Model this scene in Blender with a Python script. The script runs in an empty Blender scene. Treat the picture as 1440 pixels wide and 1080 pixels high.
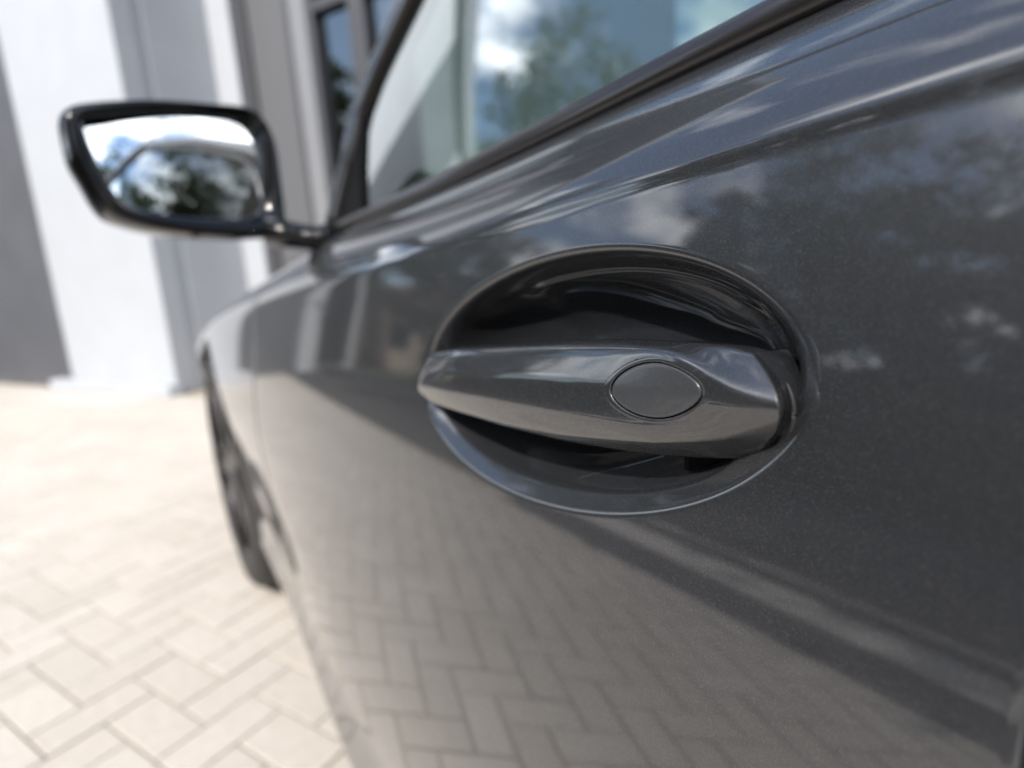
import bpy, bmesh, math, random
import numpy as np
from mathutils import Vector, Matrix
from mathutils.bvhtree import BVHTree

random.seed(7)
rng = np.random.default_rng(7)
scene = bpy.context.scene
R = math.radians

# ------------------------------------------------------------------ camera
CAM = (0.0, 0.15, 0.8407)
cam_r = Vector((-0.5574, -0.8271, -0.0724))
cam_u = Vector((0.1174, -0.1649, 0.9793))
cam_f = Vector((0.8219, -0.5374, -0.1890))
cd = bpy.data.cameras.new("camera")
cam = bpy.data.objects.new("camera", cd)
scene.collection.objects.link(cam)
cam.matrix_world = Matrix(((cam_r.x, cam_u.x, -cam_f.x, CAM[0]),
                           (cam_r.y, cam_u.y, -cam_f.y, CAM[1]),
                           (cam_r.z, cam_u.z, -cam_f.z, CAM[2]),
                           (0, 0, 0, 1)))
cd.sensor_width = 36.0
cd.lens = 20.457
cd.clip_start = 0.01
cd.clip_end = 2000
cd.dof.use_dof = True
cd.dof.focus_distance = 0.195
cd.dof.aperture_fstop = 4.8
cd.dof.aperture_blades = 0
scene.camera = cam

# ------------------------------------------------------------------ sky and sun
SUN_EL = R(43)
SUN_H = Vector((-0.55, 0.83)).normalized()
SUN_ROT = math.atan2(SUN_H.x, SUN_H.y)
world = bpy.data.worlds.new("World")
scene.world = world
world.use_nodes = True
nt = world.node_tree
nt.nodes.clear()
def N(t, kind, **kw):
    n = t.nodes.new(kind)
    for k, v in kw.items():
        setattr(n, k, v)
    return n
wo = N(nt, "ShaderNodeOutputWorld")
bg = N(nt, "ShaderNodeBackground")
bg.inputs["Strength"].default_value = 0.145
sky = N(nt, "ShaderNodeTexSky", sky_type='NISHITA')
sky.sun_disc = False
sky.sun_elevation = SUN_EL
sky.sun_rotation = SUN_ROT
sky.dust_density = 1.0
tc = N(nt, "ShaderNodeTexCoord")
sep = N(nt, "ShaderNodeSeparateXYZ")
nt.links.new(tc.outputs["Generated"], sep.inputs[0])
zz = N(nt, "ShaderNodeMath", operation='MAXIMUM'); zz.inputs[1].default_value = 0.0
nt.links.new(sep.outputs["Z"], zz.inputs[0])
zp = N(nt, "ShaderNodeMath", operation='ADD'); zp.inputs[1].default_value = 0.22
nt.links.new(zz.outputs[0], zp.inputs[0])
dv = N(nt, "ShaderNodeVectorMath", operation='DIVIDE')
cmb = N(nt, "ShaderNodeCombineXYZ")
for k in range(3):
    nt.links.new(zp.outputs[0], cmb.inputs[k])
nt.links.new(tc.outputs["Generated"], dv.inputs[0])
nt.links.new(cmb.outputs[0], dv.inputs[1])
cn = N(nt, "ShaderNodeTexNoise")
cn.inputs["Scale"].default_value = 1.9
cn.inputs["Detail"].default_value = 8.0
cn.inputs["Roughness"].default_value = 0.56
cn.inputs["Distortion"].default_value = 0.25
nt.links.new(dv.outputs[0], cn.inputs["Vector"])
cr = N(nt, "ShaderNodeMapRange", interpolation_type='SMOOTHSTEP')
cr.inputs["From Min"].default_value = 0.46
cr.inputs["From Max"].default_value = 0.64
nt.links.new(cn.outputs["Fac"], cr.inputs["Value"])
cn2 = N(nt, "ShaderNodeTexNoise")
cn2.inputs["Scale"].default_value = 4.5
cn2.inputs["Detail"].default_value = 5.0
nt.links.new(dv.outputs[0], cn2.inputs["Vector"])
cb = N(nt, "ShaderNodeMapRange")
cb.inputs["From Min"].default_value = 0.3
cb.inputs["From Max"].default_value = 0.7
cb.inputs["To Min"].default_value = 7.0
cb.inputs["To Max"].default_value = 19.0
nt.links.new(cn2.outputs["Fac"], cb.inputs["Value"])
cc = N(nt, "ShaderNodeVectorMath", operation='SCALE')
cc.inputs[0].default_value = (0.98, 0.99, 1.02)
nt.links.new(cb.outputs[0], cc.inputs["Scale"])
mx = N(nt, "ShaderNodeMix", data_type='RGBA')
nt.links.new(cr.outputs[0], mx.inputs[0])
nt.links.new(sky.outputs[0], mx.inputs[6])
nt.links.new(cc.outputs[0], mx.inputs[7])
nt.links.new(mx.outputs[2], bg.inputs["Color"])
nt.links.new(bg.outputs[0], wo.inputs[0])

sd = bpy.data.lights.new("sun", 'SUN')
sd.energy = 3.3
sd.angle = R(0.53)
sd.color = (1.0, 0.955, 0.89)
sun = bpy.data.objects.new("sun", sd)
scene.collection.objects.link(sun)
sdir = Vector((SUN_H.x * math.cos(SUN_EL), SUN_H.y * math.cos(SUN_EL), math.sin(SUN_EL)))
sun.rotation_euler = sdir.to_track_quat('Z', 'Y').to_euler()
sun.location = sdir * 30

scene.view_settings.view_transform = 'Standard'
scene.view_settings.look = 'None'
scene.view_settings.gamma = 1.0
scene.view_settings.exposure = 0.9
scene.view_settings.use_curve_mapping = False
scene.render.engine = 'CYCLES'
scene.cycles.max_bounces = 10
scene.cycles.transparent_max_bounces = 16
scene.cycles.caustics_reflective = False
scene.cycles.caustics_refractive = False
scene.cycles.sample_clamp_indirect = 6.0
scene.cycles.use_denoising = True

# ------------------------------------------------------------------ materials
def mat(name):
    m = bpy.data.materials.new(name)
    m.use_nodes = True
    t = m.node_tree
    b = t.nodes["Principled BSDF"]
    return m, t, b
def setp(b, **kw):
    for k, v in kw.items():
        key = k.replace("_", " ")
        b.inputs[key].default_value = v
def noise_colour(t, b, c1, c2, scale, detail=4.0, coord="Object", bump=0.0, bscale=None, bdist=0.002):
    co = N(t, "ShaderNodeTexCoord")
    nz = N(t, "ShaderNodeTexNoise")
    nz.inputs["Scale"].default_value = scale
    nz.inputs["Detail"].default_value = detail
    t.links.new(co.outputs[coord], nz.inputs["Vector"])
    rp = N(t, "ShaderNodeValToRGB")
    rp.color_ramp.elements[0].position = 0.3
    rp.color_ramp.elements[0].color = (*c1, 1)
    rp.color_ramp.elements[1].position = 0.7
    rp.color_ramp.elements[1].color = (*c2, 1)
    t.links.new(nz.outputs["Fac"], rp.inputs[0])
    t.links.new(rp.outputs[0], b.inputs["Base Color"])
    if bump:
        n2 = N(t, "ShaderNodeTexNoise")
        n2.inputs["Scale"].default_value = bscale or scale * 4
        n2.inputs["Detail"].default_value = 5
        t.links.new(co.outputs[coord], n2.inputs["Vector"])
        bp = N(t, "ShaderNodeBump")
        bp.inputs["Strength"].default_value = bump
        bp.inputs["Distance"].default_value = bdist
        t.links.new(n2.outputs["Fac"], bp.inputs["Height"])
        t.links.new(bp.outputs[0], b.inputs["Normal"])
    return rp

def paint_material(name="grey_metallic_paint", coat=1.0, coat_rough=0.046, k=1.28):
    m, t, b = mat(name)
    setp(b, Metallic=0.35, Roughness=0.45, IOR=1.5, Coat_Weight=coat, Coat_Roughness=coat_rough, Coat_IOR=1.74)
    co = N(t, "ShaderNodeTexCoord")
    vo = N(t, "ShaderNodeTexVoronoi")
    vo.inputs["Scale"].default_value = 2600
    t.links.new(co.outputs["Object"], vo.inputs["Vector"])
    # flakes: each cell has its own tilt and a slight tint
    hs = N(t, "ShaderNodeSeparateColor")
    t.links.new(vo.outputs["Color"], hs.inputs[0])
    rp = N(t, "ShaderNodeValToRGB")
    rp.color_ramp.elements[0].position = 0.0
    rp.color_ramp.elements[0].color = (*(k * v for v in (0.0110, 0.0120, 0.0142)), 1)
    e = rp.color_ramp.elements.new(0.86); e.color = (*(k * v for v in (0.0162, 0.0173, 0.0198)), 1)
    rp.color_ramp.elements[-1].position = 1.0
    rp.color_ramp.elements[-1].color = (*(k * v for v in (0.034, 0.033, 0.033)), 1)
    t.links.new(hs.outputs[0], rp.inputs[0])
    t.links.new(rp.outputs[0], b.inputs["Base Color"])
    geo = N(t, "ShaderNodeNewGeometry")
    sb = N(t, "ShaderNodeVectorMath", operation='SUBTRACT'); sb.inputs[1].default_value = (0.5, 0.5, 0.5)
    t.links.new(vo.outputs["Color"], sb.inputs[0])
    sc = N(t, "ShaderNodeVectorMath", operation='SCALE'); sc.inputs["Scale"].default_value = 0.14
    t.links.new(sb.outputs[0], sc.inputs[0])
    ad = N(t, "ShaderNodeVectorMath", operation='ADD')
    t.links.new(geo.outputs["Normal"], ad.inputs[0]); t.links.new(sc.outputs[0], ad.inputs[1])
    nm = N(t, "ShaderNodeVectorMath", operation='NORMALIZE')
    t.links.new(ad.outputs[0], nm.inputs[0])
    t.links.new(nm.outputs[0], b.inputs["Normal"])
    return m
PAINT = paint_material()
CAP_PAINT = None

def simple(name, col, rough=0.5, metal=0.0, coat=0.0, spec=0.5, var=0.15, scale=30, bump=0.0, bscale=None):
    m, t, b = mat(name)
    setp(b, Roughness=rough, Metallic=metal, Coat_Weight=coat, Coat_Roughness=0.02)
    b.inputs["Specular IOR Level"].default_value = spec
    c1 = tuple(c * (1 - var) for c in col); c2 = tuple(min(1, c * (1 + var)) for c in col)
    noise_colour(t, b, c1, c2, scale, bump=bump, bscale=bscale)
    return m
CAP_PAINT = simple("satin_grey_cap", (0.042, 0.044, 0.048), rough=0.3, metal=0.2, coat=0.25, var=0.12, scale=900)
GLOSS_BLACK = simple("gloss_black", (0.004, 0.004, 0.0045), rough=0.06, coat=0.0, spec=0.4)
TRIM_BLACK = simple("satin_black_trim", (0.014, 0.012, 0.012), rough=0.28, coat=0.25)
RUBBER = simple("black_rubber", (0.012, 0.012, 0.012), rough=0.6, bump=0.1, bscale=400)
TYRE = simple("tyre_rubber", (0.028, 0.027, 0.026), rough=0.7, bump=0.2, bscale=150)
PLASTIC = simple("black_plastic", (0.006, 0.006, 0.0065), rough=0.45, spec=0.25)
SATIN = simple("satin_black_plastic", (0.004, 0.004, 0.0045), rough=0.5, spec=0.03)
ALLOY = simple("dark_alloy", (0.025, 0.025, 0.027), rough=0.35, metal=1.0, var=0.05)
DISC = simple("brake_disc_steel", (0.25, 0.24, 0.23), rough=0.4, metal=1.0)
LEATHER = simple("black_leather", (0.02, 0.019, 0.018), rough=0.5, bump=0.2, bscale=300)
WHITE = simple("white_render", (0.40, 0.415, 0.44), rough=0.75, var=0.03, scale=3, bump=0.15, bscale=120)
WHITE2 = simple("white_cladding", (0.42, 0.435, 0.465), rough=0.45, var=0.03, scale=3)
ANTHRACITE = simple("anthracite_panel", (0.088, 0.091, 0.102), rough=0.5, var=0.08, scale=2)
FRAME_DARK = simple("anthracite_frame", (0.06, 0.061, 0.067), rough=0.4, var=0.08)
FRAME_GREY = simple("grey_frame", (0.20, 0.204, 0.215), rough=0.4, var=0.05)
PANEL_GREY = simple("grey_infill_panel", (0.115, 0.116, 0.122), rough=0.45, var=0.05)
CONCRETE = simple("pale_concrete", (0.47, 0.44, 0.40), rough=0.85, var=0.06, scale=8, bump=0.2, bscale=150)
JOINT = simple("joint_sand", (0.30, 0.262, 0.205), rough=0.95, var=0.25, scale=40)
ASPHALT = simple("asphalt", (0.034, 0.034, 0.036), rough=0.9, var=0.3, scale=60, bump=0.4, bscale=200)
DARK_GROUND = simple("dark_ground", (0.035, 0.035, 0.04), rough=0.8, var=0.2, scale=25, bump=0.3, bscale=120)  # dark tone of the strip just beyond the paving
GRASS = simple("grass", (0.045, 0.06, 0.022), rough=0.9, var=0.5, scale=14)
BARK = simple("bark", (0.10, 0.075, 0.055), rough=0.9, var=0.4, scale=12, bump=0.6, bscale=30)
ROOF_TILE = simple("brown_roof", (0.16, 0.085, 0.06), rough=0.8, var=0.3, scale=8)
HOUSE_WALL = simple("tan_house_wall", (0.42, 0.33, 0.25), rough=0.85, var=0.08, scale=3)

def paver_material():
    m, t, b = mat("pale_concrete_paver")
    setp(b, Roughness=0.85)
    oi = N(t, "ShaderNodeObjectInfo")
    ge = N(t, "ShaderNodeNewGeometry")
    ad = N(t, "ShaderNodeMath", operation='ADD')
    t.links.new(oi.outputs["Random"], ad.inputs[0]); t.links.new(ge.outputs["Random Per Island"], ad.inputs[1])
    fr = N(t, "ShaderNodeMath", operation='FRACT')
    t.links.new(ad.outputs[0], fr.inputs[0])
    rp = N(t, "ShaderNodeValToRGB")
    els = rp.color_ramp.elements
    els[0].position = 0; els[0].color = (0.455, 0.412, 0.36, 1)
    els[1].position = 1; els[1].color = (0.505, 0.46, 0.407, 1)
    e = els.new(0.5); e.color = (0.48, 0.436, 0.384, 1)
    t.links.new(fr.outputs[0], rp.inputs[0])
    co = N(t, "ShaderNodeTexCoord")
    nz = N(t, "ShaderNodeTexNoise"); nz.inputs["Scale"].default_value = 45; nz.inputs["Detail"].default_value = 6
    t.links.new(ge.outputs["Position"], nz.inputs["Vector"])
    mr = N(t, "ShaderNodeMapRange"); mr.inputs["To Min"].default_value = 0.82; mr.inputs["To Max"].default_value = 1.15
    t.links.new(nz.outputs["Fac"], mr.inputs["Value"])
    n3 = N(t, "ShaderNodeTexNoise"); n3.inputs["Scale"].default_value = 2.3; n3.inputs["Detail"].default_value = 7; n3.inputs["Roughness"].default_value = 0.65
    t.links.new(ge.outputs["Position"], n3.inputs["Vector"])
    m3 = N(t, "ShaderNodeMapRange"); m3.inputs["From Min"].default_value = .3; m3.inputs["From Max"].default_value = .7; m3.inputs["To Min"].default_value = 0.93; m3.inputs["To Max"].default_value = 1.05
    t.links.new(n3.outputs["Fac"], m3.inputs["Value"])
    mm = N(t, "ShaderNodeMath", operation='MULTIPLY')
    t.links.new(mr.outputs[0], mm.inputs[0]); t.links.new(m3.outputs[0], mm.inputs[1])
    vm = N(t, "ShaderNodeVectorMath", operation='SCALE')
    t.links.new(rp.outputs[0], vm.inputs[0]); t.links.new(mm.outputs[0], vm.inputs["Scale"])
    t.links.new(vm.outputs[0], b.inputs["Base Color"])
    n2 = N(t, "ShaderNodeTexNoise"); n2.inputs["Scale"].default_value = 260; n2.inputs["Detail"].default_value = 4
    t.links.new(ge.outputs["Position"], n2.inputs["Vector"])
    bp = N(t, "ShaderNodeBump"); bp.inputs["Strength"].default_value = 0.35; bp.inputs["Distance"].default_value = 0.002
    t.links.new(n2.outputs["Fac"], bp.inputs["Height"]); t.links.new(bp.outputs[0], b.inputs["Normal"])
    return m
PAVER = paver_material()

def glass_material(name, tint, ior=1.5, boost=2.0):
    m = bpy.data.materials.new(name)
    m.use_nodes = True
    t = m.node_tree
    t.nodes.clear()
    o = N(t, "ShaderNodeOutputMaterial")
    tr = N(t, "ShaderNodeBsdfTransparent"); tr.inputs[0].default_value = (*tint, 1)
    gl = N(t, "ShaderNodeBsdfGlossy"); gl.inputs["Roughness"].default_value = 0.003
    gl.inputs[0].default_value = (0.93, 0.98, 0.97, 1)
    fr = N(t, "ShaderNodeFresnel"); fr.inputs["IOR"].default_value = ior
    m2 = N(t, "ShaderNodeMath", operation='MULTIPLY'); m2.inputs[1].default_value = boost
    mn = N(t, "ShaderNodeMath", operation='MINIMUM'); mn.inputs[1].default_value = 1.0
    t.links.new(fr.outputs[0], m2.inputs[0]); t.links.new(m2.outputs[0], mn.inputs[0])
    mxs = N(t, "ShaderNodeMixShader")
    t.links.new(mn.outputs[0], mxs.inputs[0]); t.links.new(tr.outputs[0], mxs.inputs[1]); t.links.new(gl.outputs[0], mxs.inputs[2])
    t.links.new(mxs.outputs[0], o.inputs[0])
    return m
CAR_GLASS = glass_material("tinted_car_glass", (0.50, 0.58, 0.55), 1.52, 2.5)
WIN_GLASS = glass_material("window_glass", (0.06, 0.072, 0.07), 1.5, 0.22)
def mirror_material():
    m, t, b = mat("silvered_mirror")
    setp(b, Metallic=1.0, Roughness=0.0)
    noise_colour(t, b, (0.86, 0.89, 0.90), (0.88, 0.91, 0.92), 2.0)
    return m
MIRROR = mirror_material()
def leaf_material(name, c1, c2):
    m, t, b = mat(name)
    setp(b, Roughness=0.55)
    ge = N(t, "ShaderNodeNewGeometry")
    rp = N(t, "ShaderNodeValToRGB")
    rp.color_ramp.elements[0].color = (*c1, 1); rp.color_ramp.elements[1].color = (*c2, 1)
    t.links.new(ge.outputs["Random Per Island"], rp.inputs[0])
    t.links.new(rp.outputs[0], b.inputs["Base Color"])
    tl = N(t, "ShaderNodeBsdfTranslucent")
    t.links.new(rp.outputs[0], tl.inputs[0])
    ms = N(t, "ShaderNodeMixShader"); ms.inputs[0].default_value = 0.45
    t.links.new(b.outputs[0], ms.inputs[1]); t.links.new(tl.outputs[0], ms.inputs[2])
    t.links.new(ms.outputs[0], t.nodes["Material Output"].inputs[0])
    return m
LEAF_A = leaf_material("broad_leaves", (0.05, 0.07, 0.024), (0.12, 0.145, 0.055))
LEAF_B = leaf_material("dark_leaves", (0.035, 0.052, 0.018), (0.085, 0.11, 0.038))

# ------------------------------------------------------------------ helpers
def tag(o, label=None, cat=None, group=None, kind=None):
    if label: o["label"] = label
    if cat: o["category"] = cat
    if group: o["group"] = group
    if kind: o["kind"] = kind
    return o
def link(o, parent=None):
    scene.collection.objects.link(o)
    if parent is not None:
        o.parent = parent
        o.matrix_parent_inverse = parent.matrix_basis.inverted()
    return o
def empty(name, loc=(0, 0, 0), parent=None):
    o = bpy.data.objects.new(name, None)
    o.empty_display_size = 0.2
    o.location = loc
    return link(o, parent)
def mesh_obj(name, V, F, m, parent=None, smooth=True):
    me = bpy.data.meshes.new(name)
    me.from_pydata([tuple(map(float, v)) for v in V], [], [tuple(map(int, f)) for f in F])
    me.materials.append(m)
    if smooth:
        me.polygons.foreach_set("use_smooth", [True] * len(me.polygons))
    me.update()
    return link(bpy.data.objects.new(name, me), parent)
def bm_obj(name, bm, m, parent=None, smooth=False):
    bmesh.ops.recalc_face_normals(bm, faces=bm.faces)
    me = bpy.data.meshes.new(name)
    bm.to_mesh(me); bm.free()
    me.materials.append(m)
    if smooth:
        me.polygons.foreach_set("use_smooth", [True] * len(me.polygons))
    return link(bpy.data.objects.new(name, me), parent)
def box_bm(bm, p0, p1, frame=None, bevel=0.0):
    """box between two corners, optionally in a frame (origin, ex, ey, ez)"""
    x0, y0, z0 = p0; x1, y1, z1 = p1
    r = bmesh.ops.create_cube(bm, size=1.0)
    vs = r["verts"]
    for v in vs:
        v.co = Vector(((x0 + x1) / 2 + v.co.x * (x1 - x0), (y0 + y1) / 2 + v.co.y * (y1 - y0), (z0 + z1) / 2 + v.co.z * (z1 - z0)))
    if bevel > 0:
        es = list({e for v in vs for e in v.link_edges})
        g = bmesh.ops.bevel(bm, geom=es, offset=bevel, segments=2, affect='EDGES', profile=0.5)
        vs = list({v for f in g["faces"] for v in f.verts} | {v for v in vs if v.is_valid})
    if frame:
        o, ex, ey, ez = frame
        for v in vs:
            c = v.co.copy()
            v.co = o + ex * c.x + ey * c.y + ez * c.z
    return vs
def box(name, p0, p1, m, parent=None, frame=None, bevel=0.004):
    bm = bmesh.new()
    box_bm(bm, p0, p1, frame, bevel)
    bmesh.ops.recalc_face_normals(bm, faces=bm.faces)
    return bm_obj(name, bm, m, parent)
def tube(path, rad, segs=10, closed=False, cap=True, squash=None):
    """verts, faces of a tube along a polyline; rad number or list"""
    P = np.array(path, float); n = len(P)
    rr = np.full(n, rad) if np.isscalar(rad) else np.array(rad, float)
    V = []; F = []
    up = np.array([0.0, 0.0, 1.0])
    for i in range(n):
        a = P[(i - 1) % n] if (closed or i > 0) else P[i]
        b = P[(i + 1) % n] if (closed or i < n - 1) else P[i]
        d = b - a; d /= (np.linalg.norm(d) + 1e-12)
        u = np.cross(up, d)
        if np.linalg.norm(u) < 1e-3: u = np.cross(np.array([1.0, 0, 0]), d)
        u /= np.linalg.norm(u); w = np.cross(d, u)
        for k in range(segs):
            t = 2 * math.pi * k / segs
            su, sw = squash or (1, 1)
            V.append(P[i] + rr[i] * (su * math.cos(t) * u + sw * math.sin(t) * w))
    m = n if closed else n - 1
    for i in range(m):
        for k in range(segs):
            a = i * segs + k; b = i * segs + (k + 1) % segs
            c = ((i + 1) % n) * segs + (k + 1) % segs; d = ((i + 1) % n) * segs + k
            F.append((a, b, c, d))
    if cap and not closed:
        F.append(tuple(range(segs - 1, -1, -1))); F.append(tuple((n - 1) * segs + k for k in range(segs)))
    return V, F
def grid_faces(ni, nj, off=0, flip=False):
    F = []
    for i in range(ni - 1):
        for j in range(nj - 1):
            a = off + i * nj + j; q = (a, a + 1, a + nj + 1, a + nj)
            F.append(q[::-1] if flip else q)
    return F
def smoothstep(a, b, x):
    t = np.clip((x - a) / (b - a), 0, 1)
    return t * t * (3 - 2 * t)
def softplus(x, s):
    return s * np.logaddexp(0, x / s)

# ------------------------------------------------------------------ ground and paving
HX = Vector((-0.9168, -0.3994, 0)); HY = Vector((0.3994, -0.9168, 0))   # the two brick directions
HO = Vector((1.7248, 0.472, 0))
# wall frame of the showroom: origin, along the wall (towards the car), out of the wall, up
WO = Vector((7.8655, 0.8977, 0)); WE = Vector((-0.8888, -0.4582, 0)); WN = Vector((-0.4582, 0.8888, 0)); WZ = Vector((0, 0, 1))
WF = (WO, WE, WN, WZ)

def sheet(name, x0, x1, y0, y1, z, m, kind="structure", frame=None):
    V = [(x0, y0, z), (x1, y0, z), (x1, y1, z), (x0, y1, z)]
    if frame:
        o, ex, ey, ez = frame
        V = [o + ex * v[0] + ey * v[1] + ez * v[2] for v in V]
    ob = mesh_obj(name, V, [(0, 1, 2, 3)], m, smooth=False)
    ob["kind"] = kind
    return ob
ground = sheet("ground", -400, 400, -400, 400, -0.035, ASPHALT)
PX0, PX1, PY0, PY1 = -4.2, 10.2, -3.4, 1.80
paving = sheet("paving", PX0, PX1, PY0, PY1, -0.007, JOINT)

def paver_mesh():
    L, W, g, b, h = 0.2, 0.1, 0.0026, 0.0018, 0.05
    V = []
    for (ins, z) in ((g, -h), (g, -b), (g + b, 0)):
        x, y = L / 2 - ins, W / 2 - ins
        V += [(-x, -y, z), (x, -y, z), (x, y, z), (-x, y, z)]
    F = [(8, 9, 10, 11)]
    for r in (0, 4):
        for k in range(4):
            F.append((r + k, r + (k + 1) % 4, r + 4 + (k + 1) % 4, r + 4 + k))
    return np.array(V), F
PV, PF = paver_mesh()
pme = bpy.data.meshes.new("paver")
pme.from_pydata([tuple(v) for v in PV], [], PF); pme.materials.append(PAVER)
def project(p):
    d = Vector(p) - Vector(CAM)
    z = d.dot(cam_f)
    if z < 0.05: return None
    return 512 + 581.9 * d.dot(cam_r) / z, 384 - 581.9 * d.dot(cam_u) / z, z
bricks = []
for k in range(-160, 160):
    for m_ in range(-60, 60):
        a0, b0 = k + 4 * m_, -k
        for (ca, cb, rot) in ((2.0, -0.5, 0), (3.5, 0.0, 1)):
            p = HO + HX * (0.1 * (a0 + ca)) + HY * (0.1 * (b0 + cb))
            if not (PX0 + .1 < p.x < PX1 - .1 and PY0 + .1 < p.y < PY1 - .1): continue
            if (p - WO).dot(WN) < 0.02 and (p - WO).dot(WE) < 5.6: continue
            if (p - WO).dot(WN) < 0.02 and p.x > 3.0: continue
            bricks.append((p, rot))
vis = []
for i, (p, rot) in enumerate(bricks):
    q = project(p)
    if q is None or not (-25 < q[0] < 340 and 370 < q[1] < 790): continue
    if p.y < -0.06 and p.x < 4.0: continue
    if q[0] > 225 and q[1] < 600: continue
    vis.append((q[2], i))
vis.sort()
single = {i for _, i in vis[:296]}
ang = math.atan2(HX.y, HX.x)
SV = []; SF = []
for i, (p, rot) in enumerate(bricks):
    th = ang + (math.pi / 2 if rot else 0)
    dz = rng.uniform(-0.0012, 0.0012)
    if i in single:
        o = bpy.data.objects.new("paver", pme)
        o.location = (p.x, p.y, dz); o.rotation_euler = (rng.uniform(-.004, .004), rng.uniform(-.004, .004), th)
        link(o, paving)
    else:
        c, s = math.cos(th), math.sin(th)
        off = len(SV)
        for v in PV:
            SV.append((p.x + c * v[0] - s * v[1], p.y + s * v[0] + c * v[1], v[2] + dz))
        SF += [tuple(off + k for k in f) for f in PF]
o = mesh_obj("far_pavers", SV, SF, PAVER, paving, smooth=False); o["kind"] = "stuff"

# beyond the paving: a dark strip, a pale strip, gutter, kerb and the road under the trees
dark_strip = sheet("dark_ground_strip", -30, 2.55, 1.63, 1.95, .003, DARK_GROUND)
pale_strip = sheet("pale_ground_strip", -30, 2.55, 1.95, 2.24, .003, CONCRETE)
gutter = sheet("gutter", -30, 2.55, 2.24, 2.40, -.004, ASPHALT)
kerb = box("kerb", (-30, 2.40, -.03), (2.55, 2.46, .02), CONCRETE, None)
kerb["kind"] = "structure"
lane = sheet("side_lane", 2.551, 60, 1.78, 2.46, .004, ASPHALT)
road = sheet("road", -60, 60, 2.461, 5.9, -.020, ASPHALT)
verge = sheet("grass_verge", -60, 60, 5.9, 60, -.012, GRASS)

# ------------------------------------------------------------------ the car body surface  y = S(x, z)
def c1(x):      # shoulder crease, lower edge
    x = np.asarray(x, float)
    a = np.interp(x, [-2, -1.0, .03, .0483, .0694, .0977, .1373, .1907, .2233, .2651, .3131, .40, .80, 1.2, 1.65, 2.1, 2.4, 2.7],
                  [.895, .888, .8735, .8729, .871, .8699, .868, .8643, .8621, .8595, .8568, .852, .828, .800, .762, .70, .64, .55])
    return a
_xs = np.linspace(-2.4, 2.9, 1061)
_w = np.exp(-0.5 * (np.arange(-24, 25) * 0.005 / 0.035) ** 2); _w /= _w.sum()
_c1 = np.convolve(np.pad(c1(_xs), 24, mode='edge'), _w, 'valid')
def smooth_tab(xk, yk, sig):
    n = int(3 * sig / 0.005)
    w = np.exp(-0.5 * (np.arange(-n, n + 1) * 0.005 / sig) ** 2); w /= w.sum()
    return np.convolve(np.pad(np.interp(_xs, xk, yk), n, mode='edge'), w, 'valid')
def tab(arr):
    # cubic (Catmull-Rom) lookup of a smoothed table
    def f(x):
        t = (np.asarray(x, float) - _xs[0]) / 0.005
        i = np.clip(np.floor(t).astype(int), 1, len(_xs) - 3); u = t - i
        p0, p1, p2, p3 = arr[i - 1], arr[i], arr[i + 1], arr[i + 2]
        return p1 + 0.5 * u * (p2 - p0 + u * (2 * p0 - 5 * p1 + 4 * p2 - p3 + u * (3 * (p1 - p2) + p3 - p0)))
    return f
C1 = tab(_c1)
GAP = tab(smooth_tab([-2, .05, .10, .14, .22, .30, .40, .6, 3], [.006, .0052, .0048, .0044, .0041, .0030, .0014, .0004, .0002], .03))
ZB = tab(smooth_tab([-2, -1, -.3, .14, .27, .49, .80, 1.0, 1.3, 1.65, 2.0, 2.3, 2.5, 2.9],
                    [.99, .965, .935, .9195, .914, .909, .908, .893, .868, .838, .79, .73, .66, .5], .06))
YB = tab(smooth_tab([-2.4, -1, .12, .80, 1.0, 1.3, 1.65, 2.0, 2.3, 2.6, 2.9],
                    [-.16, -.09, -.062, -.104, -.120, -.145, -.175, -.22, -.29, -.42, -.60], .07))
# vertical section below the crease: slope table
_zt = np.arange(0.10, 1.20, 0.0005)
_m = np.where(_zt > 0.55, 0.158 + 0.6545 * (_zt - 0.79), 0.6545 * (_zt - 0.55))
_m = np.where(_zt < 0.38, np.interp(_zt, [0.10, .20, .235, .27, .33, .38], [-1.6, -1.2, -.35, .10, .02, -.111]), _m)
_kw = np.exp(-0.5 * (np.arange(-60, 61) * 0.0005 / 0.010) ** 2); _kw /= _kw.sum()
_m = np.convolve(np.pad(_m, 60, mode='edge'), _kw, 'valid')
_A = -np.concatenate([[0], np.cumsum((_m[1:] + _m[:-1]) / 2 * 0.0005)])
_A -= np.interp(0.79, _zt, _A)
def YP(x):
    x = np.asarray(x, float)
    y = -0.010 * (x - 0.25) ** 2 - 0.012 * softplus(x - 0.5, 0.12)
    return y - 0.75 * softplus(x - 2.28, 0.05) ** 2 - 0.10 * softplus(-x - 1.3, 0.1) ** 2
def S(x, z):
    x = np.asarray(x, float); z = np.asarray(z, float)
    ca = C1(x); g = GAP(x); cb_ = ca + g
    w = smoothstep(0.9, 1.5, x)
    s2 = 0.0016 + 0.02 * w
    base = YP(x) + np.interp(z, _zt, _A)
    mside = 0.158 + 0.6545 * (ca - 0.79)
    B = (mside + 0.15) * smoothstep(0.62, 0.20, x)
    y = base + B * softplus(z - ca, 0.0009 + 0.01 * smoothstep(.3, .7, x))
    # shoulder above the band
    mb = mside - B
    G = np.maximum(0.56 - mb, 0.05) * (1 - 0.5 * w)
    y = y - G * softplus(z - cb_, s2)
    zb = ZB(x); dz = np.maximum(zb - cb_, 0.02)
    ysh = YP(x) + np.interp(zb, _zt, _A) + B * (zb - ca) - G * dz
    K = np.maximum((ysh - YB(x)) / dz ** 2, 0.0)
    return y - K * np.maximum(z - cb_, 0) ** 2 - 0.022 * smoothstep(.55, 1.2, x) * smoothstep(.66, .42, z)

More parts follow.
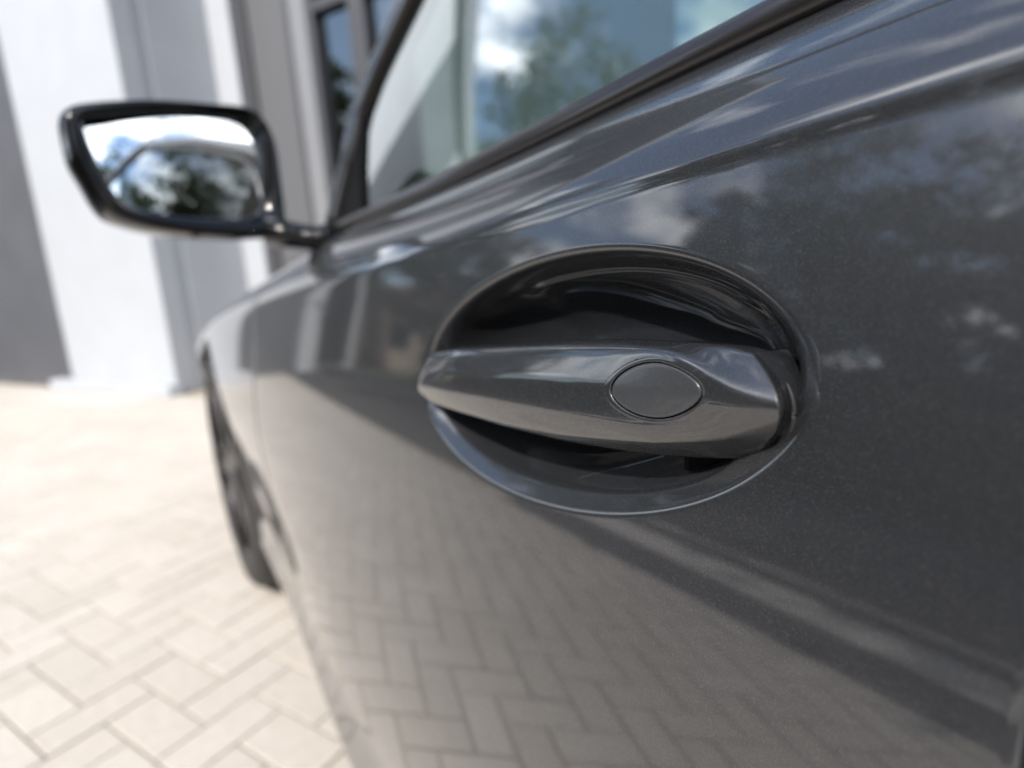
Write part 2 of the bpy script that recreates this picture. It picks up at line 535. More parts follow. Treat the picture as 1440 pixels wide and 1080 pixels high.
def panel(name, xs, rows, m, parent, hole=None, thick=0.014):
    """panel over columns xs; rows(x)->z list; edges rolled in at all four sides"""
    nx = len(xs)
    Z = np.array([rows(x) for x in xs]); nz = Z.shape[1]
    X = np.repeat(np.array(xs)[:, None], nz, 1)
    return X, Z
def rolled(X, Z, Y, r=0.0016, t=0.014):
    """add rolled rims at the x ends of a grid"""
    def col(i, dx, dy): return X[i] + dx, Z[i], Y[i] + dy
    cols = []
    s0 = -1.0; s1 = 1.0
    first = [(X[0], Z[0], Y[0] - t), (X[0], Z[0], Y[0] - r), (X[0] + .3 * r, Z[0], Y[0] - .3 * r)]
    last = [(X[-1] - .3 * r, Z[-1], Y[-1] - .3 * r), (X[-1], Z[-1], Y[-1] - r), (X[-1], Z[-1], Y[-1] - t)]
    Xi = np.concatenate([[c[0] for c in first], X[1:-1], [c[0] for c in last]])
    Zi = np.concatenate([[c[1] for c in first], Z[1:-1], [c[1] for c in last]])
    Yi = np.concatenate([[c[2] for c in first], Y[1:-1], [c[2] for c in last]])
    return Xi, Zi, Yi

car = empty("car", (0, 0, 0))
tag(car, "dark grey metallic car with oval handle recess and black mirror on pale paving", "car")

# ---- front door with the handle recess
EC = np.array([0.2062, 0.7916]); ESA, ESB = 0.1243, 0.0559
EU = np.array([0.9936, -0.1128]); EV = np.array([0.1128, 0.9936])
def rows_side(x, zlo=0.205):
    ca = float(C1(x)); cb_ = ca + float(GAP(x)); zb = float(ZB(x))
    a = np.arange(zlo, 0.7255, 0.007)
    a = np.append(a[a < .721], 0.7255)
    top = ca - 0.0105
    b = np.linspace(0.7255, top, 62)[1:]
    c = np.linspace(top, ca - 0.003, 6)[1:]
    d = np.linspace(ca - 0.003, cb_ + 0.006, 30)[1:]
    e = np.linspace(cb_ + 0.006, zb, 30)[1:]
    return np.concatenate([a, b, c, d, e])
XR, XF = 0.0315, 0.928
xs = np.concatenate([[XR, XR + .0016], np.arange(XR + .004, 0.066, .003), np.arange(0.066, 0.352, 0.0019), np.arange(0.355, 0.6, 0.005), np.arange(0.6, XF - .004, 0.008), [XF - .0016, XF]])
Z = np.array([rows_side(x) for x in xs]); X = np.repeat(xs[:, None], Z.shape[1], 1)
Y = S(X, Z)
jb0 = len(np.append(np.arange(0.205, 0.7255, 0.007)[np.arange(0.205, 0.7255, 0.007) < .721], 0.7255)) - 1
jb1 = jb0 + 61
X, Z, Y = rolled(X, Z, Y)
nx, nz = X.shape
i0 = int(np.argmin(abs(X[:, 0] - 0.0665))); i1 = int(np.argmin(abs(X[:, 0] - 0.3515)))
V = [np.array([X[i, j], Y[i, j], Z[i, j]]) for i in range(nx) for j in range(nz)]
F = []
for i in range(nx - 1):
    for j in range(nz - 1):
        if i0 <= i < i1 and jb0 <= j < jb1: continue
        a = i * nz + j
        F.append((a, a + 1, a + nz + 1, a + nz))
loop = [i * nz + jb0 for i in range(i0, i1)] + [i1 * nz + j for j in range(jb0, jb1)] + [i * nz + jb1 for i in range(i1, i0, -1)] + [i0 * nz + j for j in range(jb1, jb0, -1)]
LP = np.array([[V[k][0], V[k][2]] for k in loop])
dl = LP - EC
pu, pv = dl @ EU / ESA, dl @ EV / ESB
TH = np.arctan2(pv, pu)
ct, st = np.cos(TH), np.sin(TH)
EP = EC + (ct * ESA)[:, None] * EU + (st * ESB)[:, None] * EV
Lloc = ESB + (0.088 - ESB) * ct ** 2
_q = np.linspace(0, 0.09, 1801)
def _cum(sl):
    c_ = np.concatenate([[0], np.cumsum((sl[1:] + sl[:-1]) / 2 * (_q[1] - _q[0]))])
    return c_
_up = _cum(smoothstep(-0.001, 0.0090, _q) * 2.85 * np.exp(-np.maximum(_q - 0.004, 0) / 0.0128))
_lo = _cum(smoothstep(0.0, 0.0042, _q) * (0.95 + 2.3 * smoothstep(.0072, .0118, _q)) * np.exp(-np.maximum(_q - 0.0112, 0) / 0.0105))
_lo *= np.interp(.052, _q, _up) / np.interp(.052, _q, _lo)
_led = _cum(-0.86 * np.exp(-((_q - .0108) / .0011) ** 4) * smoothstep(-0.001, 0.0090, _q) * 2.85 * np.exp(-np.maximum(_q - 0.004, 0) / 0.0128))
def bowl_depth(d, sn=None, th=None):
    d = np.maximum(d, 0)
    if th is not None:
        led = np.interp(d, _q, _led) * (smoothstep(62, 84, th) * smoothstep(166, 146, th)) * smoothstep(.040, .016, d)
        return bowl_depth(d, sn) + led
    w_ = 0.0 if sn is None else smoothstep(0.05, -0.55, sn)
    return np.interp(d, _q, _up) * (1 - w_) + np.interp(d, _q, _lo) * w_
out_t = np.linspace(1, 0, 14)[1:]           # boundary -> ellipse
ring_d = np.concatenate([np.linspace(0, 0.016, 48)[1:], np.linspace(0.016, 0.03, 14)[1:], np.linspace(0.03, 0.052, 10)[1:]])
prev = loop[:]
nL = len(loop)
def add_ring(P2, depth):
    global prev
    y = S(P2[:, 0], P2[:, 1]) - depth
    off = len(V)
    for k in range(nL): V.append(np.array([P2[k, 0], y[k], P2[k, 1]]))
    cur = list(range(off, off + nL))
    for k in range(nL):
        k2 = (k + 1) % nL
        F.append((prev[k], prev[k2], cur[k2], cur[k])[::-1])
    prev = cur
for t in out_t:
    tt = t ** 1.15
    add_ring(EP + (LP - EP) * tt, np.zeros(nL))
for d in ring_d:
    rho = 1 - d / Lloc
    P2 = EC + (rho * ct * ESA)[:, None] * EU + (rho * st * ESB)[:, None] * EV
    add_ring(P2, bowl_depth(np.full(nL, d), st, np.degrees(TH)))
c_i = len(V); V.append(np.array([EC[0], float(S(EC[0], EC[1])) - float(bowl_depth(np.array([0.055]))[0]), EC[1]]))
for k in range(nL): F.append((prev[k], c_i, prev[(k + 1) % nL]))
door = mesh_obj("front_door", V, F, PAINT, car)

def body_panel(name, x0, x1, step, zlo=0.205, arch=None, parent=car):
    xs = np.concatenate([[x0, x0 + .0016], np.arange(x0 + .004, x1 - .004, step), [x1 - .0016, x1]])
    Z = np.array([rows_side(x, zlo) if x < 0.931 else rows_fender(x, zlo) for x in xs]); X = np.repeat(xs[:, None], Z.shape[1], 1)
    Y = S(X, Z)
    X, Z, Y = rolled(X, Z, Y)
    nx, nz = X.shape
    keep = np.ones((nx, nz), bool)
    if arch is not None:
        ax, az, ar = arch
        dx, dz_ = X - ax, Z - az; rr = np.hypot(dx, dz_)
        keep = rr >= ar
        k = np.where(~keep & (rr > 0.02), ar / np.maximum(rr, 1e-6), 1.0)
        X2, Z2 = ax + dx * k, az + dz_ * k
    F = []; used = {}
    V = []
    def vid(i, j):
        if (i, j) not in used:
            used[(i, j)] = len(V)
            if keep[i, j]: V.append((X[i, j], Y[i, j], Z[i, j]))
            else: V.append((X2[i, j], float(S(X2[i, j], Z2[i, j])), Z2[i, j]))
        return used[(i, j)]
    rim = []
    for i in range(nx - 1):
        for j in range(nz - 1):
            q = [(i, j), (i, j + 1), (i + 1, j + 1), (i + 1, j)]
            if sum(keep[a] for a in q) == 0: continue
            F.append(tuple(vid(*a) for a in q))
    return mesh_obj(name, V, F, PAINT, parent)
NFR = len(rows_side(1.0, .205))
def rows_fender(x, zlo=0.205):
    zb = float(ZB(x))
    return np.linspace(min(zlo, zb - .3), zb, NFR)
WX, WR = 1.78, 0.345
fender = body_panel("front_fender", 0.9325, 2.62, 0.008, arch=(WX, 0.335, 0.392))
rear_door = body_panel("rear_door", -0.95, 0.0272, 0.012)
quarter = body_panel("rear_quarter", -2.2, -0.9545, 0.016, arch=(-1.35, 0.335, 0.385))

# ---- right hand side: the same panels mirrored about the car's centre line
YC = -0.95
for src in (rear_door, quarter, fender):
    o = src.copy(); o.scale = (1, -1, 1); o.location = (0, 2 * YC, 0)
    link(o, car); o["label"] = "right hand side panel"
rd = body_panel("front_door", XR, XF, 0.012)
rd.scale = (1, -1, 1); rd.location = (0, 2 * YC, 0); rd["label"] = "right hand side panel"

# ---- door handle
def stab(xk, yk, sig=0.004):
    g = np.arange(0.06, 0.36, 0.0005)
    n = int(3 * sig / 0.0005)
    w = np.exp(-0.5 * (np.arange(-n, n + 1) * 0.0005 / sig) ** 2); w /= w.sum()
    o = np.argsort(xk)
    y = np.convolve(np.pad(np.interp(g, np.array(xk)[o], np.array(yk)[o]), n, mode='edge'), w, 'valid')
    return lambda x: np.interp(x, g, y)
hT = stab([.0985, .1067, .123, .148, .18, .22, .276, .3125], [.8122, .8146, .8149, .8145, .8125, .8089, .8033, .7975])
hB = stab([.1000, .1036, .1115, .1281, .1507, .1855, .218, .2419, .271, .304, .3285], [.7795, .7782, .7763, .7741, .7718, .7697, .7690, .7688, .7684, .7678, .7735])
hE1z = stab([.0857, .0956, .1034, .107, .1127, .1184, .1261, .135, .15, .18, .22, .276, .3125, .33], [.8023, .8027, .8043, .8064, .8100, .8122, .8133, .8134, .8129, .8109, .8073, .8015, .7955, .789], .004)
hE1y = stab([.0857, .0925, .0985, .1050, .1127, .1261, .15, .22, .276, .3125, .328], [.0060, .0082, .0102, .0118, .0124, .0112, .0092, .0092, .0088, .0068, .005], .006)
hB1 = stab([.0880, .0971, .1067, .117, .1307, .1494, .1761, .205, .235, .2883, .310, .3285], [.7960, .7919, .7870, .7840, .7815, .7786, .7755, .7732, .7719, .7705, .7712, .7740], .006)
hE2z = stab([.0903, .097, .105, .118, .131, .168, .22, .276, .31, .328], [.7985, .7955, .7918, .7880, .7862, .7856, .7838, .7798, .7768, .7748], .008)
hE2y = stab([.0903, .105, .131, .168, .22, .276, .31, .328], [.0066, .0104, .0134, .0149, .0155, .0145, .0116, .0082], .008)
us = np.concatenate([np.linspace(0, .06, 40), np.linspace(.06, .74, 160)[1:], np.linspace(.74, .955, 125)[1:], np.linspace(.955, .99, 22)[1:], np.linspace(.99, 1, 26)[1:]])
NP = 96
HV = []
for u in us:
    xT = .3125 + (.0995 - .3125) * u; xB = .3285 + (.1045 - .3285) * u
    xm = .5 * (xT + xB)
    xm_e = xm - .0115 * u ** 8
    zt, zb_ = float(hT(xT)), float(hB(xB))
    e1z, e1y, e2z, e2y = float(hE1z(xm_e)), float(hE1y(xm_e)), float(hE2z(xm_e)), float(hE2y(xm_e))
    e1z = min(e1z, zt - .0012); e2z = max(e2z, zb_ + .002)
    by = float(np.interp(xm_e, [.0903, .105, .13, .22, .30, .33], [.0050, .0080, .0112, .0122, .0090, .0058]))
    b1z = max(float(hB1(xm_e)), zb_ + .0004); by2 = by - .0012 - .0045 * float(smoothstep(.28, .15, xm_e)) - .0055 * float(smoothstep(.185, .105, xm_e))
    P = np.array([(-.016, zt - .006), (-.010, zt - .0015), (.0015, zt), (e1y, e1z), (.42 * e1y + .58 * e2y + .0010, .5 * (e1z + e2z)), (e2y, e2z), (by, b1z), (by2, zb_), (by2 - .004, zb_ + .0008), (-.010, zb_ + .004), (-.016, zb_ + .009)])
    seg = np.hypot(*np.diff(P, axis=0).T); L = np.concatenate([[0], np.cumsum(seg)])
    q = np.linspace(0, L[-1], 300)
    py, pz = np.interp(q, L, P[:, 0]), np.interp(q, L, P[:, 1])
    sg = (.0019 if u < .75 else .0019 - .0006 * smoothstep(.75, .86, u)) / (q[1] - q[0]); n = int(3 * sg)
    w = np.exp(-.5 * (np.arange(-n, n + 1) / sg) ** 2); w /= w.sum()
    py = np.convolve(np.pad(py, n, mode='edge'), w, 'valid'); pz = np.convolve(np.pad(pz, n, mode='edge'), w, 'valid')
    t = np.linspace(0, 299, NP)
    py, pz = np.interp(t, np.arange(300), py), np.interp(t, np.arange(300), pz)
    wv = np.clip((pz - .5 * (zt + zb_)) / (.5 * (zt - zb_)), -1, 1)
    px = xB + (xT - xB) * (wv + 1) / 2 - .0115 * u ** 8 * (1 - np.abs(wv) ** 2.2)
    g0 = math.sqrt(max(0, 1 - (1 - min(u / .055, 1)) ** 2)); g1 = math.sqrt(max(0, 1 - max(0, (u - .992) / .008) ** 2.5))
    g = g0 * (.15 + .85 * g1)
    py = -.016 + (py + .016) * (g if g0 >= 1 else (.55 + .45 * g0) * (.15 + .85 * g1))
    if u > .992:
        k = 1 - .035 * (1 - g1)
        zc = .5 * (zt + zb_); pz = zc + (pz - zc) * k
    px = px - .0088 * np.clip(py / .0135, 0, 1.1) * u ** 10 * (1 - .6 * np.abs(wv) ** 3)
    for a in range(NP): HV.append(np.array([px[a], py[a], pz[a]]))
nu = len(us)
HF = grid_faces(nu, NP)
HF.append(tuple(range(NP - 1, -1, -1))); HF.append(tuple((nu - 1) * NP + a for a in range(NP)))
bvh = BVHTree.FromPolygons([tuple(v) for v in HV], HF)
BC = np.array([.1281, .8000]); BU = np.array([-.99340, .1147]); BW = np.array([.1147, .99340]); BL, BH = .0191, .0091
def lens_f(x, z):
    d = np.stack([x - BC[0], z - BC[1]], -1)
    a = d @ BU / BL; b = d @ BW / BH
    return np.sqrt(a * a + b * b * (1 + np.where(a > 0, .55, .22) * a * a))
for v in HV:
    if v[1] > .004 and .10 < v[0] < .155:
        f_ = float(lens_f(v[0], v[2]))
        v[1] -= .0045 if f_ < 1.02 else 0.0
handle = mesh_obj("door_handle", HV, HF, PAINT, car)
# the smooth rolled edge round the button
def lens_ring(rows, name, m, parent, close):
    nb = 140; Vv = []; Ff = []
    for fi, dep in rows:
        for k in range(nb):
            th = 2 * math.pi * k / nb
            a = math.cos(th); b = math.sin(th); r_ = 1.0
            for _ in range(14):
                r_ *= 1.0 / math.sqrt((r_ * a) ** 2 + (r_ * b) ** 2 * (1 + (.55 if a > 0 else .22) * (r_ * a) ** 2))
            p2 = BC + BU * (a * r_ * fi * BL) + BW * (b * r_ * fi * BH)
            h = bvh.ray_cast(Vector((p2[0], .1, p2[1])), Vector((0, -1, 0)))
            Vv.append((p2[0], (h[0].y if h[0] else .012) - dep, p2[1]))
    for i in range(len(rows) - 1):
        for k in range(nb):
            Ff.append((i * nb + k, i * nb + (k + 1) % nb, (i + 1) * nb + (k + 1) % nb, (i + 1) * nb + k))
    if close: Ff.append(tuple((len(rows) - 1) * nb + k for k in range(nb)) if close > 0 else tuple(range(nb - 1, -1, -1)))
    return mesh_obj(name, Vv, Ff, m, parent)
lens_ring([(1.19, .00004), (1.16, -.00005), (1.12, -.00007), (1.075, -.00006), (1.055, -.00004), (1.035, .00002), (1.024, .00013), (1.015, .00038), (1.010, .0009), (1.005, .0015), (1.002, .0030)], "button_surround", PAINT, handle, 0)
lens_ring([(1.004, .0022), (.90, .0022)], "button_gap", RUBBER, handle, 1)
# button set into the handle
button = lens_ring([(.06, .0001), (.3, .0001), (.6, .0001), (.8, .0001), (.92, .0001), (.95, .00016), (.966, .00036), (.975, .0009), (.977, .0022)], "handle_button", CAP_PAINT, handle, -1)
# rubber seals round the rear end of the handle and the latch block below it
def rear_arc(off, y0, rad, name, m):
    P = []
    for k in range(41):
        w_ = .50 - 1.42 * k / 40
        z_ = .7957 + w_ * (.0172 + off)
        x_ = .1018 - .0115 * (1 - abs(w_) ** 2.2) - off - .0006 + .006 * abs(w_) ** 6
        P.append((x_, y0 - .010 * abs(w_) ** 5, z_))
    V, F = tube(P, [rad * (.15 + .85 * math.sin(math.pi * k / 40) ** .5) for k in range(41)], 8)
    return mesh_obj(name, V, F, m, handle)
rear_arc(.0004, -.0022, .0008, "handle_seal", RUBBER)
box("latch_block", (.0985, -.036, .758), (.137, -.010, .788), SATIN, handle, bevel=.004)

# ---- side windows, trims and pillars
GT = 0.30
def yg(x, z): return YB(x) - .012 - GT * (np.asarray(z) - .925) - .10 * np.maximum(np.asarray(z) - .95, 0) ** 2
ZT0 = 1.315
def front_edge(z):
    return np.interp(z, [.90, .933, 1.0, 1.054, 1.092, 1.11, 1.20, ZT0], [.795, .790, .765, .7535, .7174, .685, .52, .25])
def window(name, xr, xf, zhi=lambda x: ZT0):
    V = []
    n, m_ = 30, 24
    for i in range(n):
        for j in range(m_):
            z = .905 + (ZT0 - .905) * j / (m_ - 1)
            a, b = (xr(z), xf(z))
            x = a + (b - a) * i / (n - 1)
            V.append((x, float(yg(x, z)), z))
    return mesh_obj(name, V, grid_faces(n, m_), CAR_GLASS, car)
gl_f = window("side_window", lambda z: .045, lambda z: float(front_edge(z)))
gl_r = window("side_window", lambda z: float(np.interp(z, [.9, ZT0], [-.86, -.62])), lambda z: .005)
for src in (gl_f, gl_r):
    o = src.copy(); o.scale = (1, -1, 1); o.location = (0, 2 * YC, 0); link(o, car)
def belt_trim(x0, x1):
    xs_ = np.linspace(x0, x1, 70)
    P = [(x, float(YB(x)) - .004, float(ZB(x)) + .0060) for x in xs_]
    V, F = tube(P, .0076, 16, squash=(.9, 1.0))
    mesh_obj("window_trim", V, F, TRIM_BLACK, car)
    P = [(x, float(YB(x)) - .0070, float(ZB(x)) - .0022) for x in xs_]
    V, F = tube(P, .0042, 8)
    mesh_obj("window_seal", V, F, RUBBER, car)
belt_trim(.034, .815)
belt_trim(-.90, .030)
zs_ = np.linspace(.915, ZT0 + .012, 30)
P = [(float(front_edge(z)) + .006, float(yg(front_edge(z), z)) + .003, z) for z in zs_]
P += [(x, float(yg(x, ZT0 + .012)) + .003, ZT0 + .012 + .02 * (1 - ((x + .25) / .5) ** 2) - .02 * (1 - ((.25 + .25) / .5) ** 2)) for x in np.linspace(.2, -.62, 14)]
V, F = tube(P, .0075, 10)
frame_trim = mesh_obj("window_frame_trim", V, F, TRIM_BLACK, car)
P2 = [(p[0] + .026, p[1] - .016, p[2] + .004) if k < 30 else (p[0] + .01, p[1] - .03, p[2] + .022) for k, p in enumerate(P)]
V, F = tube(P2, .024, 14, squash=(.8, 1.0))
pil = mesh_obj("a_pillar", V, F, PAINT, car)
for src in (frame_trim, pil):
    o = src.copy(); o.scale = (1, -1, 1); o.location = (0, 2 * YC, 0); link(o, car)
V, F = [], []
for x in (.048, -.002):
    for j in range(8):
        z = .91 + (ZT0 - .91) * j / 7
        V.append((x, float(yg(x, z)) + .004, z))
mesh_obj("b_pillar", V, [(j, j + 1, 8 + j + 1, 8 + j) for j in range(7)], GLOSS_BLACK, car)
# black sail panel the mirror stands on
def sail_pt(x, z, d): return (x, float(yg(x, z)) + d, z)
pts = [(.800, .912), (.795, .95), (.772, 1.00), (.756, 1.052), (.745, 1.03), (.720, .98), (.690, .935), (.672, .914)]
V = [sail_pt(x, z, .006) for x, z in pts] + [sail_pt(x, z, -.004) for x, z in pts]
F = [tuple(range(8))] + [tuple(range(15, 7, -1))] + [(k, (k + 1) % 8, 8 + (k + 1) % 8, 8 + k) for k in range(8)]
mesh_obj("mirror_sail", V, F, SATIN, car, smooth=False)
# roof, windscreen, rear window, bonnet, boot, bumpers
def loft(name, curves, m, parent=car):
    n, k = len(curves), len(curves[0])
    V = [p for c in curves for p in c]
    return mesh_obj(name, V, grid_faces(n, k), m, parent)
def across(x, y0, z0, crown, n=24, dx=0.0):
    out = []
    for i in range(n):
        t = i / (n - 1); y = y0 + (2 * YC - 2 * y0) * t
        s = 1 - (2 * t - 1) ** 2
        out.append((x + dx * s, y, z0 + crown * s))
    return out
roof = loft("roof", [across(x, float(yg(.2, ZT0)) - .03, z, .05, dx=.03 if x > .2 else 0) for x, z in [(.27, 1.335), (.1, 1.355), (-.3, 1.365), (-.7, 1.345), (-1.05, 1.29), (-1.2, 1.255)]], PAINT)
ws = loft("windscreen", [across(float(front_edge(z)) + .05 + .10 * (1.33 - z), float(yg(front_edge(z), z)) - .035, z + .005, .02, dx=.10 + .35 * (1.33 - z)) for z in np.linspace(.90, 1.33, 14)], CAR_GLASS)
loft("rear_window", [across(-1.2 - .75 * t, -.20 - .03 * t, 1.255 - .245 * t, .045 - .01 * t) for t in np.linspace(0, 1, 8)], CAR_GLASS)
loft("boot_lid", [across(-1.95 - .35 * t, -.16, 1.01 - .04 * t, .03) for t in np.linspace(0, 1, 5)], PAINT)
V = []
hx = np.linspace(.83, 2.62, 60)
for x in hx:
    y0 = float(YB(x)) - .002; z0 = float(ZB(x)); 
    z0 -= .0005
    for i in range(32):
        t = i / 31
        y = y0 + (2 * YC - 2 * y0) * t
        s = 1 - abs(2 * t - 1)
        V.append((x, y, z0 + .055 * (1 - (1 - min(s / .35, 1)) ** 2.2) + .02 * s))
mesh_obj("bonnet", V, grid_faces(60, 32), PAINT, car)
V = []
zf = rows_fender(2.62)
for i in range(20):
    t = i / 19
    for z in zf:
        y0 = float(S(2.62, z)); s = math.sin(math.pi * t)
        V.append((2.62 + .17 * s ** .6, y0 + (2 * YC - 2 * y0) * t, z + (.06 * s if z > .5 else 0)))
mesh_obj("front_bumper", V, grid_faces(20, len(zf)), PAINT, car)
V = []
zr = rows_side(-2.2)
for i in range(20):
    t = i / 19
    for z in zr:
        y0 = float(S(-2.2, z)); s = math.sin(math.pi * t)
        V.append((-2.2 - .15 * s ** .6, y0 + (2 * YC - 2 * y0) * t, z))
mesh_obj("rear_bumper", V, grid_faces(20, len(zr)), PAINT, car)
box("sill", (-.96, -.16, .15), (1.27, -.060, .235), PLASTIC, car, bevel=.01)
box("underbody", (-2.1, -1.78, .17), (2.5, -.12, .22), PLASTIC, car)
box("door_lining", (-.9, -.19, .22), (1.1, -.13, .895), PLASTIC, car)
box("door_lining", (-.9, -1.77, .22), (1.1, -1.71, .895), PLASTIC, car)
box("dashboard", (.72, -1.70, .55), (1.12, -.20, .93), LEATHER, car, bevel=.05)
for yy in (-.55, -1.35):
    s_ = empty("seat", (0, 0, 0), car)
    box("seat_cushion", (-.25, yy - .26, .35), (.30, yy + .26, .55), LEATHER, s_, bevel=.05)
    bm = bmesh.new()
    fr_ = (Vector((-.28, yy, .5)), Vector((.95, 0, .30)), Vector((0, 1, 0)), Vector((-.30, 0, .95)))
    box_bm(bm, (-.07, -.25, 0), (.07, .25, .55), fr_, .05); box_bm(bm, (-.05, -.13, .58), (.05, .13, .74), fr_, .04)
    bm_obj("seat_back", bm, LEATHER, s_)
box("rear_bench", (-1.05, -1.65, .35), (-.65, -.25, .85), LEATHER, car, bevel=.06)
P = [(.56 - .06 * math.sin(a), -.55 + .18 * math.cos(a), .92 + .175 * math.sin(a)) for a in np.linspace(0, 2 * math.pi, 33)[:-1]]
V, F = tube(P, .015, 8, closed=True)
mesh_obj("steering_wheel", V, F, LEATHER, car)

# ---- wheels
def lathe(profile, n=64):
    """profile of (r, y): spun about the Y axis"""
    V = []
    for r_, y_ in profile:
        for k in range(n):
            a = 2 * math.pi * k / n
            V.append((r_ * math.cos(a), y_, r_ * math.sin(a)))
    F = []
    for i in range(len(profile) - 1):
        for k in range(n):
            F.append((i * n + k, i * n + (k + 1) % n, (i + 1) * n + (k + 1) % n, (i + 1) * n + k))
    return V, F
def wheel(x, side):
    w_ = empty("wheel", (0, 0, 0), car)
    V, F = lathe([(.245, -.010), (.255, .002), (.285, .004), (.315, .000), (.332, -.012), (WR - .003, -.028), (WR, -.05), (WR, -.20), (WR - .012, -.23), (.29, -.25), (.245, -.235)])
    ty = mesh_obj("tyre", V, F, TYRE, w_)
    bm = bmesh.new()
    V, F = lathe([(.247, -.012), (.243, -.002), (.235, -.006), (.228, -.03), (.222, -.20)])
    vs = [bm.verts.new(v) for v in V]
    for f in F: bm.faces.new([vs[i] for i in f])
    for k in range(10):
        a = 2 * math.pi * (k // 2) / 5 + (.17 if k % 2 else -.17)
        d = Vector((math.cos(a), 0, math.sin(a))); q = Vector((-math.sin(a), 0, math.cos(a)))
        box_bm(bm, (.05, -.017, -.045), (.238, .017, -.008), (Vector((0, 0, 0)), d, q, Vector((0, 1, 0))), .004)
    V, F = lathe([(.001, -.006), (.055, -.008), (.07, -.014), (.07, -.06)], 24)
    vs = [bm.verts.new(v) for v in V]
    for f in F: bm.faces.new([vs[i] for i in f])
    rm = bm_obj("rim", bm, ALLOY, w_, smooth=False)
    V, F = lathe([(.08, -.07), (.175, -.07), (.175, -.085), (.08, -.085)], 48)
    dc = mesh_obj("brake_disc", V, F, DISC, w_, smooth=False)
    for o in (ty, rm, dc):
        if side > 0: o.location = (x, -.030, WR)
        else:
            o.location = (x, 2 * YC + .030, WR); o.scale = (1, -1, 1)
    # black liner of the wheel house
    n = 28; V = []
    for yy in (-.055, -.36):
        for k in range(n):
            a = math.pi * (-.08 + 1.16 * k / (n - 1))
            V.append((x + .388 * math.cos(a), yy if side > 0 else 2 * YC - yy, .335 + .388 * math.sin(a)))
    mesh_obj("wheel_liner", V, [(k, k + 1, n + k + 1, n + k) for k in range(n - 1)], PLASTIC, car)
for x in (WX, -1.35):
    wheel(x, 1); wheel(x, -1)

# ---- rolled lip of the wheel arches
for x_, own in ((WX, fender), (-1.35, quarter)):
    P = []
    for a in np.linspace(-.30, math.pi + .30, 60):
        px_, pz_ = x_ + .390 * math.cos(a), .335 + .390 * math.sin(a)
        P.append((px_, float(S(px_, pz_)) - .004, pz_))
    V, F = tube(P, .006, 8)
    mesh_obj("arch_lip", V, F, PAINT, own)

# ---- air vent blade behind the front wheel
P = [(x, float(S(x, z)) + .001, z) for x, z in zip(np.linspace(.955, 1.215, 12), np.linspace(.470, .458, 12))]
V, F = tube(P, [.002 + .010 * math.sin(math.pi * k / 11) for k in range(12)], 8, squash=(.35, 1))
mesh_obj("air_vent", V, F, GLOSS_BLACK, fender)

# ---- door mirror
OUT = [(0.8019, 0.1659, 1.031), (0.8034, 0.1635, 1.0414), (0.807, 0.1499, 1.0505), (0.8208, 0.0885, 1.0641), (0.8372, 0.0118, 1.0705), (0.846, -0.0309, 1.0714), (0.8484, -0.0485, 1.0578), (0.8475, -0.0583, 1.0272), (0.8427, -0.0573, 0.9767), (0.8382, -0.0555, 0.932), (0.835, -0.0478, 0.9152), (0.8259, -0.0053, 0.91), (0.8149, 0.0491, 0.9122), (0.8074, 0.0881, 0.9174), (0.8019, 0.1183, 0.9246), (0.7984, 0.14, 0.9352), (0.7977, 0.1503, 0.951), (0.7984, 0.1577, 0.9746), (0.7991, 0.1657, 0.9998)]
GLS = [(0.802, 0.1485, 1.0323), (0.8089, 0.1283, 1.0398), (0.8211, 0.091, 1.0487), (0.837, 0.0419, 1.0573), (0.8572, -0.0227, 1.0606), (0.8616, -0.0395, 1.0514), (0.8599, -0.041, 1.0271), (0.8519, -0.0336, 0.9623), (0.847, -0.0235, 0.9425), (0.8393, -0.0009, 0.9337), (0.8239, 0.0489, 0.9325), (0.8119, 0.0885, 0.9357), (0.8058, 0.1096, 0.939), (0.8019, 0.1242, 0.9463), (0.8, 0.1353, 0.9635), (0.8, 0.1458, 1.0002)]
def closed_curve(P, n):
    P = np.array(P); k = len(P)
    seg = np.linalg.norm(np.roll(P, -1, 0) - P, axis=1)
    T = np.concatenate([[0], np.cumsum(seg)])
    out = []
    for s in np.linspace(0, T[-1], n * 4 + 1)[:-1]:
        i = min(np.searchsorted(T, s, side='right') - 1, k - 1); u = (s - T[i]) / seg[i]
        p0, p1, p2, p3 = P[i - 1], P[i], P[(i + 1) % k], P[(i + 2) % k]
        out.append(p1 + .5 * u * (p2 - p0 + u * (2 * p0 - 5 * p1 + 4 * p2 - p3 + u * (3 * (p1 - p2) + p3 - p0))))
    out = np.array(out)
    w = np.exp(-.5 * (np.arange(-8, 9) / 3.5) ** 2); w /= w.sum()
    out = sum(w[j + 8] * np.roll(out, j, 0) for j in range(-8, 9))
    # start every loop at the same angle about the centre, evenly by angle
    c = np.array([.83, .053, .99])
    a = np.unwrap(np.arctan2(out[:, 2] - c[2], (out[:, 1] - c[1]) * .75))
    if a[-1] < a[0]: out = out[::-1]; a = np.unwrap(np.arctan2(out[:, 2] - c[2], (out[:, 1] - c[1]) * .75))
    tgt = np.linspace(-math.pi, math.pi, n + 1)[:-1]
    aa = np.concatenate([a - 2 * math.pi, a, a + 2 * math.pi, a + 4 * math.pi])
    oo = np.concatenate([out] * 4)
    return np.stack([np.interp(tgt, aa, oo[:, d]) for d in range(3)], 1)
NM = 128
oc, gc = closed_curve(OUT, NM), closed_curve(GLS, NM)
mir = empty("side_mirror", (0, 0, 0), car)
cen = oc.mean(0)
axis_ = np.array([.97, .18, -.06]); axis_ /= np.linalg.norm(axis_)
def inset(c, k): return c + (cen - c) * k
